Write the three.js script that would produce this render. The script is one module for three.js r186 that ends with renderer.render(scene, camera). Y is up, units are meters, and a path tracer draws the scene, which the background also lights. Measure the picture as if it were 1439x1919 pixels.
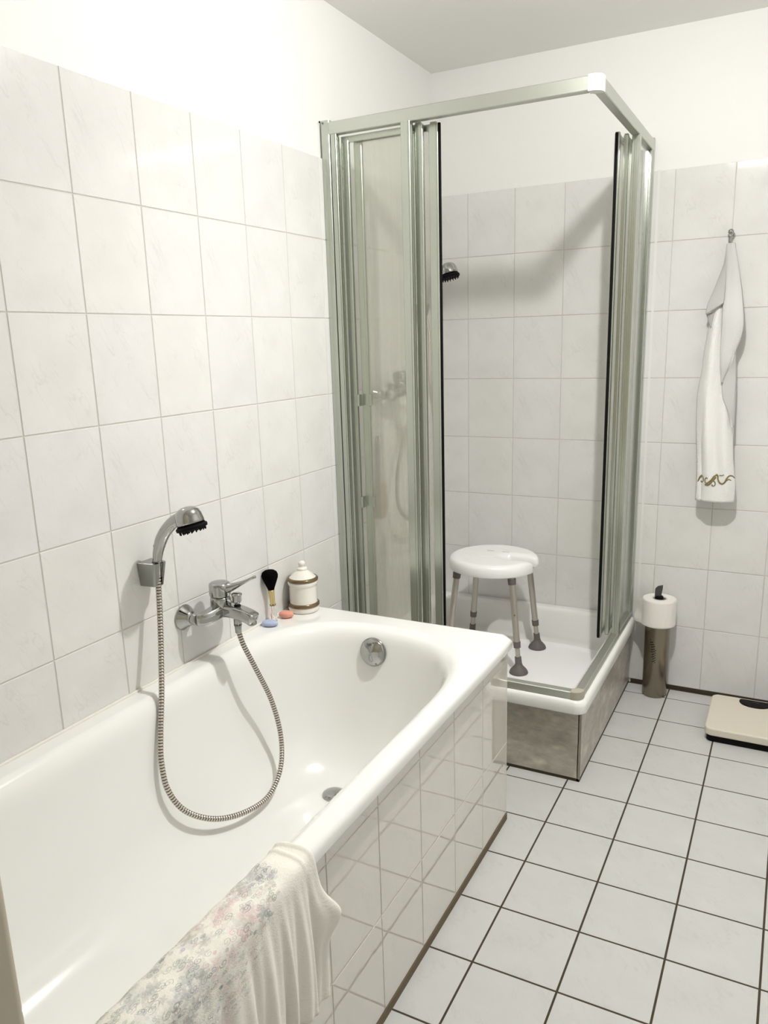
import * as THREE from 'three';
import { RoundedBoxGeometry } from 'three/addons/geometries/RoundedBoxGeometry.js';
import { mergeGeometries, mergeVertices, toCreasedNormals } from 'three/addons/utils/BufferGeometryUtils.js';

// ---------------------------------------------------------------- camera, light, exposure
const scene = new THREE.Scene();
scene.background = new THREE.Color(0x000000);
const camera = new THREE.PerspectiveCamera(2 * Math.atan(959.5 / 1464.9) * 180 / Math.PI, 1439 / 1919, 0.05, 30);
camera.rotation.order = 'YXZ';
camera.position.set(1.4317, 1.465, 3.2445);
camera.rotation.set(-0.236, 0.4866, -0.0296);
camera.setViewOffset(1439, 1919, 0, -30.6, 1439, 1919);
scene.add(camera);
const renderer = new THREE.WebGLRenderer({ antialias: true });
renderer.toneMapping = THREE.LinearToneMapping;
renderer.toneMappingExposure = 1.34;
renderer.shadowMap.enabled = true;
const LAMP = new THREE.Vector3(1.13, 2.40, 1.40);
const LAMP_POWER = 2.05, LAMP_DOWN = 3.05, LAMP_COLOR = [1.0, 0.99, 0.97];

// ---------------------------------------------------------------- helpers
const V = (x, y, z) => new THREE.Vector3(x, y, z);
const V2 = (x, y) => new THREE.Vector2(x, y);
let seed = 12345;
const rnd = () => { seed = (seed * 1664525 + 1013904223) >>> 0; return seed / 4294967296; };
function mesh(name, geo, m, parent = scene) {
  const o = new THREE.Mesh(geo, m); o.name = name; o.castShadow = true; o.receiveShadow = true; parent.add(o); return o;
}
function thing(name, label, category, pos = [0, 0, 0], group) {
  const o = new THREE.Group(); o.name = name; o.position.set(...pos); o.userData = { label, category };
  if (group) o.userData.group = group;
  scene.add(o); return o;
}
function structure(name, label) {
  const o = new THREE.Group(); o.name = name; o.userData = { kind: 'structure' }; if (label) o.userData.label = label; scene.add(o); return o;
}
const box = (x0, x1, y0, y1, z0, z1) => { const g = new THREE.BoxGeometry(x1 - x0, y1 - y0, z1 - z0); g.translate((x0 + x1) / 2, (y0 + y1) / 2, (z0 + z1) / 2); return g; };
const rbox = (x0, x1, y0, y1, z0, z1, r, s = 2) => { const g = new RoundedBoxGeometry(x1 - x0, y1 - y0, z1 - z0, s, r); g.translate((x0 + x1) / 2, (y0 + y1) / 2, (z0 + z1) / 2); return g; };
const plain = (g) => { const n = g.index ? g.toNonIndexed() : g; for (const k of Object.keys(n.attributes)) if (!['position', 'normal', 'uv'].includes(k)) n.deleteAttribute(k); return n; };
const merge = (...gs) => mergeGeometries(gs.map(plain));
function lathe(pts, n = 48) { return new THREE.LatheGeometry(pts.map((p) => V2(p[0], p[1])), n); }
function cyl(a, b, ra, rb = ra, n = 24) {           // a tapered rod between two points
  const d = b.clone().sub(a), g = new THREE.CylinderGeometry(rb, ra, d.length(), n);
  g.translate(0, d.length() / 2, 0); g.applyQuaternion(new THREE.Quaternion().setFromUnitVectors(V(0, 1, 0), d.normalize())); g.translate(a.x, a.y, a.z); return g;
}
function latheAlong(pts, a, dir, n = 40) {          // a lathed profile [radius, distance] standing at a, pointing along dir
  const g = lathe(pts, n); g.applyQuaternion(new THREE.Quaternion().setFromUnitVectors(V(0, 1, 0), dir.clone().normalize())); g.translate(a.x, a.y, a.z); return g;
}
// value noise
const PERM = []; for (let i = 0; i < 4096; i++) PERM.push(rnd());
const hsh = (x, y, z, p) => PERM[(((x % p) + p) % p * 73 + ((y % p) + p) % p * 151 + z * 37 + ((x * 31 + y * 17) & 7) * 0) & 4095];
function vnoise(x, y, z = 0, p = 64) {
  const xi = Math.floor(x), yi = Math.floor(y), fx = x - xi, fy = y - yi, u = fx * fx * (3 - 2 * fx), v = fy * fy * (3 - 2 * fy);
  const a = hsh(xi, yi, z, p), b = hsh(xi + 1, yi, z, p), c = hsh(xi, yi + 1, z, p), d = hsh(xi + 1, yi + 1, z, p);
  return a + (b - a) * u + (c - a) * v + (a - b - c + d) * u * v;
}
const fbm = (x, y, z = 0, o = 4) => { let s = 0, a = .5, t = 0; for (let i = 0; i < o; i++) { s += a * vnoise(x, y, z + i * 5); t += a; a *= .5; x *= 2; y *= 2; } return s / t; };
function tex(w, h, fn, srgb = true) {               // fn(u, v) -> [r, g, b] or grey, 0..1 (display values when srgb)
  const d = new Uint8Array(w * h * 4);
  for (let j = 0; j < h; j++) for (let i = 0; i < w; i++) {
    let c = fn((i + .5) / w, (j + .5) / h); if (typeof c === 'number') c = [c, c, c];
    const k = (j * w + i) * 4; for (let q = 0; q < 3; q++) d[k + q] = Math.max(0, Math.min(255, Math.round(c[q] * 255))); d[k + 3] = c[3] === undefined ? 255 : Math.round(c[3] * 255);
  }
  const t = new THREE.DataTexture(d, w, h); t.magFilter = THREE.LinearFilter; t.minFilter = THREE.LinearFilter; t.wrapS = t.wrapT = THREE.RepeatWrapping;
  if (srgb) t.colorSpace = THREE.SRGBColorSpace; t.needsUpdate = true; return t;
}
const std = (o) => new THREE.MeshStandardMaterial(o), phy = (o) => new THREE.MeshPhysicalMaterial(o);
const lin = (r, g, b) => new THREE.Color().setRGB(r, g, b);
// a cloth or shell: fn(u, v, out) fills a point; the sheet gets real thickness and closed edges
function sheet(fn, nu, nv, thick) {
  const P = [], N = [], uv = [], p = V(), a = V(), b = V(), e = 1e-3;
  for (let j = 0; j <= nv; j++) for (let i = 0; i <= nu; i++) {
    const u = i / nu, v = j / nv; fn(u, v, p);
    const u1 = Math.min(1, u + e), u0 = Math.max(0, u - e), v1 = Math.min(1, v + e), v0 = Math.max(0, v - e);
    const q0 = V(), q1 = V(); fn(u1, v, q1); fn(u0, v, q0); a.copy(q1).sub(q0); fn(u, v1, q1); fn(u, v0, q0); b.copy(q1).sub(q0);
    const n = V().crossVectors(a, b).normalize(); P.push(p.clone()); N.push(n); uv.push(u, v);
  }
  const W = nu + 1, pos = [], uvs = [], idx = [], M = P.length;
  for (let k = 0; k < M; k++) { const q = P[k].clone().addScaledVector(N[k], thick / 2); pos.push(q.x, q.y, q.z); uvs.push(uv[2 * k], uv[2 * k + 1]); }
  for (let k = 0; k < M; k++) { const q = P[k].clone().addScaledVector(N[k], -thick / 2); pos.push(q.x, q.y, q.z); uvs.push(uv[2 * k], uv[2 * k + 1]); }
  for (let j = 0; j < nv; j++) for (let i = 0; i < nu; i++) {
    const k = j * W + i; idx.push(k, k + 1, k + W, k + 1, k + W + 1, k + W); idx.push(M + k, M + k + W, M + k + 1, M + k + 1, M + k + W, M + k + W + 1);
  }
  const edge = (k, l) => idx.push(k, M + k, l, l, M + k, M + l);
  for (let i = 0; i < nu; i++) { edge(i, i + 1); edge(nv * W + i + 1, nv * W + i); }
  for (let j = 0; j < nv; j++) { edge((j + 1) * W, j * W); edge(j * W + nu, (j + 1) * W + nu); }
  const g = new THREE.BufferGeometry(); g.setAttribute('position', new THREE.Float32BufferAttribute(pos, 3)); g.setAttribute('uv', new THREE.Float32BufferAttribute(uvs, 2)); g.setIndex(idx); g.computeVertexNormals(); return g;
}
// rings of equal length joined into a skin; rings: array of arrays of Vector3, closed round
function loft(rings, capEnd = false, capStart = false) {
  const n = rings[0].length, pos = [], uvs = [], idx = [];
  rings.forEach((r, j) => r.forEach((p, i) => { pos.push(p.x, p.y, p.z); uvs.push(i / n, j / rings.length); }));
  for (let j = 0; j < rings.length - 1; j++) for (let i = 0; i < n; i++) { const a = j * n + i, b = j * n + (i + 1) % n, c = a + n, d = b + n; idx.push(a, b, c, b, d, c); }
  const cap = (j, flip) => { const r = rings[j], c = V(); r.forEach((p) => c.add(p)); c.divideScalar(n); const k = pos.length / 3; pos.push(c.x, c.y, c.z); uvs.push(.5, .5); for (let i = 0; i < n; i++) { const a = j * n + i, b = j * n + (i + 1) % n; flip ? idx.push(a, k, b) : idx.push(a, b, k); } };
  if (capEnd) cap(rings.length - 1, false); if (capStart) cap(0, true);
  const g = new THREE.BufferGeometry(); g.setAttribute('position', new THREE.Float32BufferAttribute(pos, 3)); g.setAttribute('uv', new THREE.Float32BufferAttribute(uvs, 2)); g.setIndex(idx); g.computeVertexNormals(); return g;
}
// a tile with eased edges, back on z = 0, front at z = d, lower left corner on the origin; uv over the full tile
function tileGeo(w, h, d, b, uw = w, uh = h) {
  const q = [], u = [];
  const o = [[0, 0], [w, 0], [w, h], [0, h]], f = [[b, b], [w - b, b], [w - b, h - b], [b, h - b]];
  const tri = (...p) => p.forEach((k) => { q.push(...k); u.push(k[0] / uw, k[1] / uh); });
  const F = f.map((p) => [...p, d]), S = o.map((p) => [...p, d - b]), B = o.map((p) => [...p, 0]);
  tri(F[0], F[1], F[2]); tri(F[0], F[2], F[3]);
  for (let i = 0; i < 4; i++) { const j = (i + 1) % 4; tri(S[i], S[j], F[j]); tri(S[i], F[j], F[i]); tri(B[i], B[j], S[j]); tri(B[i], S[j], S[i]); }
  const g = new THREE.BufferGeometry(); g.setAttribute('position', new THREE.Float32BufferAttribute(q, 3)); g.setAttribute('uv', new THREE.Float32BufferAttribute(u, 2)); g.computeVertexNormals(); return g;
}

// ---------------------------------------------------------------- materials
const veined = (z, base, amt) => tex(320, 400, (u, v) => {
  const a = u * .8 + v * .62, b = -u * .62 + v * .8;                     // veins run from the upper left to the lower right
  const cloud = fbm(u * 3 + z * 3.1, v * 3.6 + z * 1.7, z * 3) - .5;
  const w = fbm(a * 9 + z * 5, b * 2.2 + z * 2, z * 3 + 1) + .22 * (fbm(u * 12, v * 14, z + 9) - .5);
  const vein = Math.pow(Math.max(0, 1 - Math.abs(w - .52) * 13), 2) * Math.max(0, fbm(u * 4 + z * 9, v * 4, z * 7 + 2) - .42) * 3.2;
  const fine = (vnoise(u * 150, v * 180, 3, 200) - .5) * .012, k = amt * (cloud * .06 - vein * .05) + fine;
  return [base[0] + k, base[1] + k * 1.03, base[2] + k * 1.05];
});
const wavy = tex(256, 256, (u, v) => fbm(u * 5, v * 5, 17, 2), false); 
const wallTileMats = [0, 1, 2, 3, 4, 5].map((z) => phy({ map: veined(z, [.890 + .004 * (z % 3 - 1), .886 + .004 * (z % 3 - 1), .874 + .004 * (z % 2)], .6), roughness: .13, bumpMap: wavy, bumpScale: .0006, specularIntensity: .9 }));
const panelTileMats = [0, 1, 2].map((z) => phy({ map: veined(z + 7, [.868, .85, .815], .3), roughness: .025, clearcoat: 1, clearcoatRoughness: .02, bumpMap: wavy, bumpScale: .0004 }));
const floorTileMats = [0, 1, 2, 3].map((z) => phy({ map: veined(z + 11, [.80, .803, .79], .5), roughness: .33, bumpMap: tex(256, 256, (u, v) => fbm(u * 20, v * 20, 23 + z, 3), false), bumpScale: .0004 }));
const wallGrout = std({ color: lin(.62, .60, .54), roughness: .9 });
const floorGrout = std({ color: lin(.062, .046, .028), roughness: .95 });
const paintBump = tex(512, 512, (u, v) => fbm(u * 60, v * 60, 31, 3), false); paintBump.repeat.set(2, 2);
const wallPaint = phy({ color: lin(.88, .875, .85), roughness: .55, bumpMap: paintBump, bumpScale: .0006 });
const ceilingPaint = std({ color: lin(.90, .89, .86), roughness: .9 });
const taupe = phy({ color: lin(.50, .45, .345), roughness: .5 });
const enamel = phy({ color: lin(.90, .90, .868), roughness: .09, clearcoat: .4, clearcoatRoughness: .05 });
const acrylic = phy({ color: lin(.88, .875, .84), roughness: .14 });
const sealant = std({ color: lin(.84, .82, .75), roughness: .5 });
const stoneMats = [0, 1, 2].map((z) => phy({
  map: tex(384, 384, (u, v) => { const c = fbm(u * 9 + z * 7, v * 9, z + 41, 5) - .5, d = fbm(u * 30 + 3, v * 30, z + 47, 4) - .5, s = Math.max(0, fbm(u * 9, v * 9 + z * 4, z + 53, 4) - .56); const k = c * .17 + d * .13 + s * .35; return [.70 + k, .675 + k, .625 + k * .92]; }), roughness: .3 }));
const brushed = tex(64, 512, (u, v) => .5 + .5 * (vnoise(u * 40, 1, 3) - .5), false);
const alu = phy({ color: lin(.52, .55, .49), metalness: 1, roughness: .27 });
const aluRail = phy({ color: lin(.58, .60, .55), metalness: 1, roughness: .40 });
const aluInner = phy({ color: lin(.50, .525, .47), metalness: 1, roughness: .25 });
const chrome = phy({ color: lin(.43, .435, .42), metalness: 1, roughness: .07 });
const satinChrome = phy({ color: lin(.34, .345, .325), metalness: 1, roughness: .2 });
const rubber = phy({ color: lin(.004, .0035, .004), roughness: .6, specularIntensity: .25 });
const steel = phy({ color: lin(.27, .235, .185), metalness: 1, roughness: .27, anisotropy: .5 });
const greyRubber = std({ color: lin(.14, .125, .115), roughness: .65 });
const legAlu = phy({ color: lin(.50, .465, .41), metalness: .7, roughness: .38 });
const whitePlastic = phy({ color: lin(.94, .94, .925), roughness: .28 });
const beigePlastic = phy({ color: lin(.46, .42, .345), roughness: .45 });

// ---------------------------------------------------------------- room shell
const ROOM_X = 2.32, ROOM_Z = 3.72, CEIL = 2.52, BED = -.0065;
const TW = .2042, TH = .252, HTOP = 2.046, JOINT = .0027, ZC = 1.9377, XC = .1522;
const tileDepth = .0065;
// lays tiles on a plane; put(o, a, b) places a tile whose lower left corner has plane coordinates a, b
function layTiles(parent, aLines, bLines, mats, put, joint = JOINT, depth = tileDepth, bevel = .0011, full = [TW, TH], tilt = .0012) {
  const cache = new Map();
  for (let i = 0; i < aLines.length - 1; i++) for (let j = 0; j < bLines.length - 1; j++) {
    const w = aLines[i + 1] - aLines[i] - joint, h = bLines[j + 1] - bLines[j] - joint; if (w < .004 || h < .004) continue;
    const key = w.toFixed(4) + '_' + h.toFixed(4); if (!cache.has(key)) cache.set(key, tileGeo(w, h, depth, bevel, full[0], full[1]));
    const o = mesh('tile', cache.get(key), mats[Math.floor(rnd() * mats.length)], parent);
    put(o, aLines[i] + joint / 2, bLines[j] + joint / 2, w, h); o.rotateX((rnd() - .5) * tilt); o.rotateY((rnd() - .5) * tilt);
  }
}
const ramp = (from, to, at, step) => { const l = [from]; let k = Math.ceil((from - at) / step + 1e-4); for (; at + k * step < to - 1e-4; k++) l.push(at + k * step); l.push(to); return l; };
const rowLines = [.018]; for (let k = 7; k >= 0; k--) rowLines.push(HTOP - k * TH);

{ // left wall, x = 0, tiles up to 2.05 m
  const w = structure('wall_left');
  mesh('plaster', box(-.12, BED, -.02, CEIL + .02, -.12, ROOM_Z), wallPaint, w);
  mesh('grout', box(BED, -.0016, HTOP - 8 * TH - .012, HTOP - .002, 0, 2.917), wallGrout, w);
  layTiles(w, ramp(.0, 2.917, ZC, TW), rowLines, wallTileMats, (o, a, b, tw) => { o.position.set(BED, b, a + tw); o.rotation.set(0, Math.PI / 2, 0, 'YXZ'); });
}
{ // back wall, z = 0
  const w = structure('wall_back');
  mesh('plaster', box(BED, ROOM_X, -.02, CEIL + .02, -.12, BED), wallPaint, w);
  mesh('grout', box(BED, ROOM_X, HTOP - 8 * TH - .012, HTOP - .002, BED, -.0016), wallGrout, w);
  layTiles(w, ramp(.0, ROOM_X, XC, TW), rowLines, wallTileMats, (o, a, b) => { o.position.set(a, b, BED); });
  mesh('joint', box(.895, ROOM_X, 0, .0178, BED, -.003), floorGrout, w);
  const sc = mesh('sealant', box(.9065, .915, .31, HTOP + .002, 0, .0015), std({ color: lin(.80, .79, .76), roughness: .5 }), w); sc.userData.label = 'white sealant strip beside the shower profile';
}
{ // right wall and the wall behind the camera
  const w = structure('wall_right');
  mesh('plaster', box(ROOM_X, ROOM_X + .12, -.02, CEIL + .02, -.12, ROOM_Z), wallPaint, w);
  const f = structure('wall_front');
  mesh('plaster', box(-.12, ROOM_X + .12, -.02, CEIL + .02, ROOM_Z, ROOM_Z + .12), wallPaint, f);
  const d = structure('door_1');
  mesh('door_leaf', rbox(1.2, 2.06, .008, 2.0, ROOM_Z - .045, ROOM_Z - .005, .004), phy({ color: lin(.70, .69, .66), roughness: .4 }), d);
  mesh('door_frame', merge(box(1.12, 1.195, 0, 2.08, ROOM_Z - .06, ROOM_Z), box(2.065, 2.14, 0, 2.08, ROOM_Z - .06, ROOM_Z), box(1.195, 2.065, 2.005, 2.08, ROOM_Z - .06, ROOM_Z)), phy({ color: lin(.70, .69, .66), roughness: .4 }), d);
}
{ const c = mesh('ceiling', box(-.12, ROOM_X + .12, CEIL, CEIL + .12, -.12, ROOM_Z + .12), ceilingPaint); c.userData.kind = 'structure'; }
{ // partition at the foot of the tub
  const w = structure('wall_partition');
  mesh('plaster', rbox(0, .92, 0, CEIL, 2.920, 3.04, .008), taupe, w);
}
{ // floor, y = 0
  const w = structure('floor');
  mesh('grout', box(-.12, ROOM_X + .12, -.12, -.0005, -.12, ROOM_Z + .12), floorGrout, w);
  const FT = .2063, FZ = .2073;
  layTiles(w, ramp(.0, ROOM_X, .8494, FT), ramp(.004, ROOM_Z, .9246, FZ), floorTileMats, (o, a, b, tw, th) => { o.position.set(a, -.0065, b + th); o.rotation.set(-Math.PI / 2, 0, 0); }, .0042, .0065, .001, [FT, FZ], .0008);
}

// ---------------------------------------------------------------- ceiling lamp (out of frame, its shadows and highlights are in frame)
{
  const t = thing('ceiling_lamp', 'small chrome ceiling lamp with one bright round bulb', 'lamp', [LAMP.x, CEIL, LAMP.z]);
  mesh('base_plate', lathe([[0, 0], [.055, 0], [.055, -.012], [.048, -.02], [.02, -.024], [.016, -.098], [0, -.098]]), satinChrome, t);
  const g = new THREE.SphereGeometry(.024, 32, 20); g.translate(0, LAMP.y - CEIL, 0);
  const gl = mesh('bulb', g, std({ color: 0xffffff, emissive: new THREE.Color().setRGB(...LAMP_COLOR), emissiveIntensity: 12, roughness: .4 }), t);
  gl.castShadow = false;
  const l = new THREE.PointLight(new THREE.Color().setRGB(...LAMP_COLOR), LAMP_POWER); l.position.copy(LAMP); l.castShadow = true; l.shadow.radius = 1.3; l.shadow.mapSize.set(2048, 2048); scene.add(l);
  // the fitting throws more of its light downwards
  const d = new THREE.SpotLight(new THREE.Color().setRGB(...LAMP_COLOR), LAMP_DOWN, 0, 75 * Math.PI / 180, 1); d.position.copy(LAMP); d.target.position.set(LAMP.x, 0, LAMP.z); d.castShadow = true; d.shadow.radius = 1.3; d.shadow.mapSize.set(2048, 2048); scene.add(d); scene.add(d.target);
}

// ---------------------------------------------------------------- tub, its tiled apron, and the shower base
const RIM = .612, TX = .752, TZ0 = 1.158, TZ1 = 2.917;
{
  const w = structure('wall_tub_apron');
  mesh('masonry', merge(box(.70, .7265, 0, .56, 1.166, 2.917), box(0, .70, 0, .56, 1.166, 1.19)), sealant, w);
  mesh('grout', merge(box(.7265, .7335, .022, .572, 1.166, 2.917)), wallGrout, w);
  layTiles(w, ramp(1.166, 2.917, 1.377, .2045), [.022, .267, .531, .575], panelTileMats, (o, a, b, tw) => { o.position.set(.7285, b, a + tw); o.rotation.set(0, Math.PI / 2, 0, 'YXZ'); }, .003, .0065, .001, [TW, .264], .0022);
  mesh('joint', merge(box(.70, .7375, 0, .022, 1.168, 2.917)), std({ color: lin(.15, .115, .07), roughness: .9 }), w);
}
{
  const t = thing('bathtub', 'white enamel bathtub built in along the tiled left wall', 'bathtub', [0, 0, 0]);
  const N = 160, rings = [];
  // rounded rectangle (outer) and the basin outline share a parameter: the angle round the tub centre
  const cx = .38, cz = 1.99;
  const rectRing = (x0, x1, z0, z1, r, y) => { // rounded rectangle cut by rays from (cx, cz)
    const R = []; for (let i = 0; i < N; i++) {
      const a = i / N * Math.PI * 2, dx = Math.sin(a), dz = Math.cos(a); let lo = 0, hi = 3;
      for (let k = 0; k < 40; k++) { const m = (lo + hi) / 2, x = cx + dx * m, z = cz + dz * m; const qx = Math.max(x0 + r - x, x - x1 + r, 0), qz = Math.max(z0 + r - z, z - z1 + r, 0); (x > x0 && x < x1 && z > z0 && z < z1 && qx * qx + qz * qz < r * r || (qx === 0 || qz === 0) && x > x0 && x < x1 && z > z0 && z < z1) ? lo = m : hi = m; }
      R.push(V(cx + dx * lo, y, cz + dz * lo));
    } return R;
  };
  const basin = (hw, z0, z1, e0, y, mx = cx, len0 = .40) => { // straight sides, far end a superellipse of length len0, near end of length .3
    const inside = (x, z) => { const t = z < z0 + len0 ? (z0 + len0 - z) / len0 : z > z1 - .12 ? (z - z1 + .12) / .12 : 0; if (t >= 1) return false; return Math.abs(x - mx) < hw * Math.pow(1 - Math.pow(t, e0), 1 / e0); };
    const R = []; for (let i = 0; i < N; i++) { const a = i / N * Math.PI * 2, dx = Math.sin(a), dz = Math.cos(a); let lo = 0, hi = 3; for (let k = 0; k < 40; k++) { const m = (lo + hi) / 2; inside(cx + dx * m, cz + dz * m) ? lo = m : hi = m; } R.push(V(cx + dx * lo, y, cz + dz * lo)); } return R;
  };
  rings.push(rectRing(.002, TX - .006, TZ0 + .006, TZ1, .02, .578), rectRing(.003, TX - .001, TZ0 + .001, TZ1, .026, .576), rectRing(.003, TX + .002, TZ0 - .002, TZ1, .03, .580), rectRing(.003, TX + .002, TZ0 - .002, TZ1, .03, .595),
    rectRing(.003, TX, TZ0, TZ1, .03, .603), rectRing(.001, TX - .006, TZ0 + .006, TZ1 - .001, .03, .6095), rectRing(.003, TX - .016, TZ0 + .016, TZ1 - .003, .03, RIM));
  const lipY = [[0, .0], [.006, .0012], [.014, .006], [.021, .014], [.027, .027], [.031, .043]];
  const NZ = 2.870;
  rings.push(basin(.336, 1.238, NZ + .005, 2.6, RIM + .0005));
  for (const [s, d] of lipY) rings.push(basin(.333 - s, 1.244 + s * 1.4, NZ - s, 2.6, RIM - d));
  for (let k = 1; k <= 26; k++) { const f = k < 12 ? k / 12 * .6 : .6 + .4 * Math.sin((k - 11) / 15 * Math.PI / 2), q = Math.pow(1 - Math.pow(f, 4), 1 / 2.2), y = RIM - .043 - f * .385; rings.push(basin(.13 + .172 * q - .03 * f, 1.288 + .08 * f + (1 - q) * .16, NZ - .02 - .03 * f - (1 - q) * .09, 2.6 - .2 * f, y, cx, .40 - .04 * f)); }
  rings.push(basin(.05, 1.70, 2.40, 2.4, RIM - .043 - .3865, cx, .3));
  const body = mesh('basin', loft(rings.map((r) => r.slice().reverse()), true), enamel, t);
  mesh('sealant_strip', rbox(0, .007, RIM - .004, RIM + .006, TZ0 + .01, TZ1, .002), sealant, t);
  // overflow knob on the far end wall
  const kn = mesh('overflow_knob', latheAlong([[0, -.02], [.018, -.02], [.018, 0], [.0405, .004], [.0415, .012], [.039, .017], [.022, .0245], [0, .027]], V(.352, .543, 1.292), V(0, .16, 1)), chrome, t);
  mesh('rim_ring', latheAlong([[.0415, .002], [.044, .004], [.044, .008], [.0415, .009]], V(.352, .543, 1.292), V(0, .16, 1)), satinChrome, kn);
  mesh('knob_pointer', cyl(V(.352, .543, 1.319), V(.352, .512, 1.302), .0022, .0022, 8), satinChrome, kn);
  mesh('drain_plug', latheAlong([[0, -.004], [.028, -.004], [.034, .002], [.033, .008], [.02, .014], [0, .016]], V(.335, .1835, 1.53), V(0, 1, 0)), chrome, t);
}
const SB = .26;
{
  const w = structure('wall_shower_base');
  mesh('masonry', merge(box(.0, .879, 0, .14, .0, .861), box(.86, .879, .14, SB, 0, .861), box(0, .86, .14, SB, .845, .861)), wallGrout, w);
  const slab = (name, g, m, k) => mesh(name, g, m, w);
  // front: one large grey tile and a cut one hidden behind the tub; side: three tiles
  const fz = .861, dx = .006;
  for (const [a, b, k] of [[.003, .28, 1], [.283, .884, 0]]) { const o = mesh('tile', tileGeo(b - a, SB - .014, .009, .0008, .6, .3), stoneMats[k], w); o.position.set(a, .012, fz); }
  for (const [a, b, k] of [[.005, .228, 2], [.2305, .5765, 1], [.579, .870, 2]]) { const o = mesh('tile', tileGeo(b - a, SB - .014, .009, .0008, .6, .3), stoneMats[k], w); o.rotation.y = Math.PI / 2; o.position.set(.880, .012, b); }
  mesh('corner_strip', rbox(.8835, .8905, .01, SB, .8640, .8705, .002), std({ color: lin(.30, .27, .215), roughness: .5 }), w);
  mesh('joint', merge(box(0, .8865, 0, .012, .86, .868), box(.879, .8885, 0, .012, 0, .868)), floorGrout, w);
}
{
  const t = thing('shower_tray', 'white shower tray on the grey tiled base in the corner', 'shower tray', [0, 0, 0]);
  const N = 128, ring = (x0, x1, z0, z1, r, y) => {
    const s = new THREE.Shape(), R = []; const c = [[x1 - r, z1 - r, 0], [x0 + r, z1 - r, 1], [x0 + r, z0 + r, 2], [x1 - r, z0 + r, 3]];
    for (const [x, z, q] of c) for (let k = 0; k < N / 4; k++) { const a = (q + k / (N / 4 - 1)) * Math.PI / 2; R.push(V(x + r * Math.cos(a), y, z + r * Math.sin(a))); }
    return R;
  };
  const rings = [ring(.002, .894, .002, .894, .03, SB + .002), ring(.001, .904, .001, .904, .034, SB + .001), ring(.001, .908, .001, .908, .036, SB + .006), ring(.001, .908, .001, .908, .036, .288), ring(.001, .905, .001, .905, .036, .299), ring(.002, .899, .002, .899, .036, .3055), ring(.004, .892, .004, .892, .036, .307),
    ring(.036, .856, .036, .856, .05, .307), ring(.042, .85, .042, .85, .05, .305), ring(.048, .844, .048, .844, .05, .299), ring(.053, .839, .053, .839, .05, .287), ring(.07, .822, .07, .822, .055, .185), ring(.075, .817, .075, .817, .06, .170), ring(.085, .807, .085, .807, .06, .158), ring(.10, .792, .10, .792, .06, .154)];
  mesh('basin', loft(rings, true), acrylic, t);
}

// ---------------------------------------------------------------- shower enclosure
const glassBump = tex(256, 512, (u, v) => .6 * fbm(u * 40, v * 14, 61, 3) + .4 * fbm(u * 90, v * 60, 67, 2), false); glassBump.repeat.set(2, 3);
// lime marks: grain of dried streaks and drops on the clear plastic panes
const limeTex = tex(256, 1024, (u, v) => { const s = fbm(u * 26, v * 5, 71, 4), d = fbm(u * 70, v * 120, 77, 3); const k = Math.max(0, s - .42) * .9 + Math.max(0, d - .5) * .5; return .47 + k * .24 * Math.min(1, .35 + 1.6 * Math.exp(-Math.pow((v - .36) * 6, 2))); }, false);
const stainedPane = phy({ color: lin(.97, .96, .94), transmission: 1, thickness: 0, roughness: 1, roughnessMap: limeTex, bumpMap: glassBump, bumpScale: .0006 });
const clearPane = phy({ color: lin(.97, .975, .96), transmission: 1, thickness: 0, roughness: .13, specularIntensity: .7 });
function extrudeUp(pts, y0, y1) { // a vertical profile of [x, z] outline
  const s = new THREE.Shape(pts.map((p) => V2(p[0], -p[1]))); const g = new THREE.ExtrudeGeometry(s, { depth: y1 - y0, bevelEnabled: false }); g.rotateX(-Math.PI / 2); g.translate(0, y0, 0); return g;
}
// stile cross-section between x0 and x1, z0 (inside) and z1 (outside), with eased corners and two shallow grooves on the outside and the end
const stileSection = (x0, x1, z0, z1, gr = .0022) => { const c = .0014, m = (x1 - x0), p = [[x0, z0 + c], [x0 + c, z0], [x1 - c, z0], [x1, z0 + c]]; const h = z1 - z0;
  p.push([x1, z0 + h * .36], [x1 - gr, z0 + h * .40], [x1 - gr, z0 + h * .60], [x1, z0 + h * .64], [x1, z1 - c], [x1 - c, z1]);
  p.push([x0 + m * .86, z1], [x0 + m * .84, z1 - gr * .6], [x0 + m * .79, z1 - gr * .6], [x0 + m * .77, z1], [x0 + c, z1], [x0, z1 - c]); return p; };
const swap = (g) => { const p = g.attributes.position, n = g.attributes.normal; for (let i = 0; i < p.count; i++) { const x = p.getX(i), z = p.getZ(i); p.setXYZ(i, z, p.getY(i), x); if (n) { const a = n.getX(i), b = n.getZ(i); n.setXYZ(i, b, n.getY(i), a); } } // mirror about x = z: flip the winding
  const q = g.index ? g.toNonIndexed() : g; for (const k of Object.keys(q.attributes)) { const at = q.attributes[k], s = at.itemSize, a = at.array; for (let i = 0; i < at.count; i += 3) for (let c = 0; c < s; c++) { const t = a[(i + 1) * s + c]; a[(i + 1) * s + c] = a[(i + 2) * s + c]; a[(i + 2) * s + c] = t; } } return q; };
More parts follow.
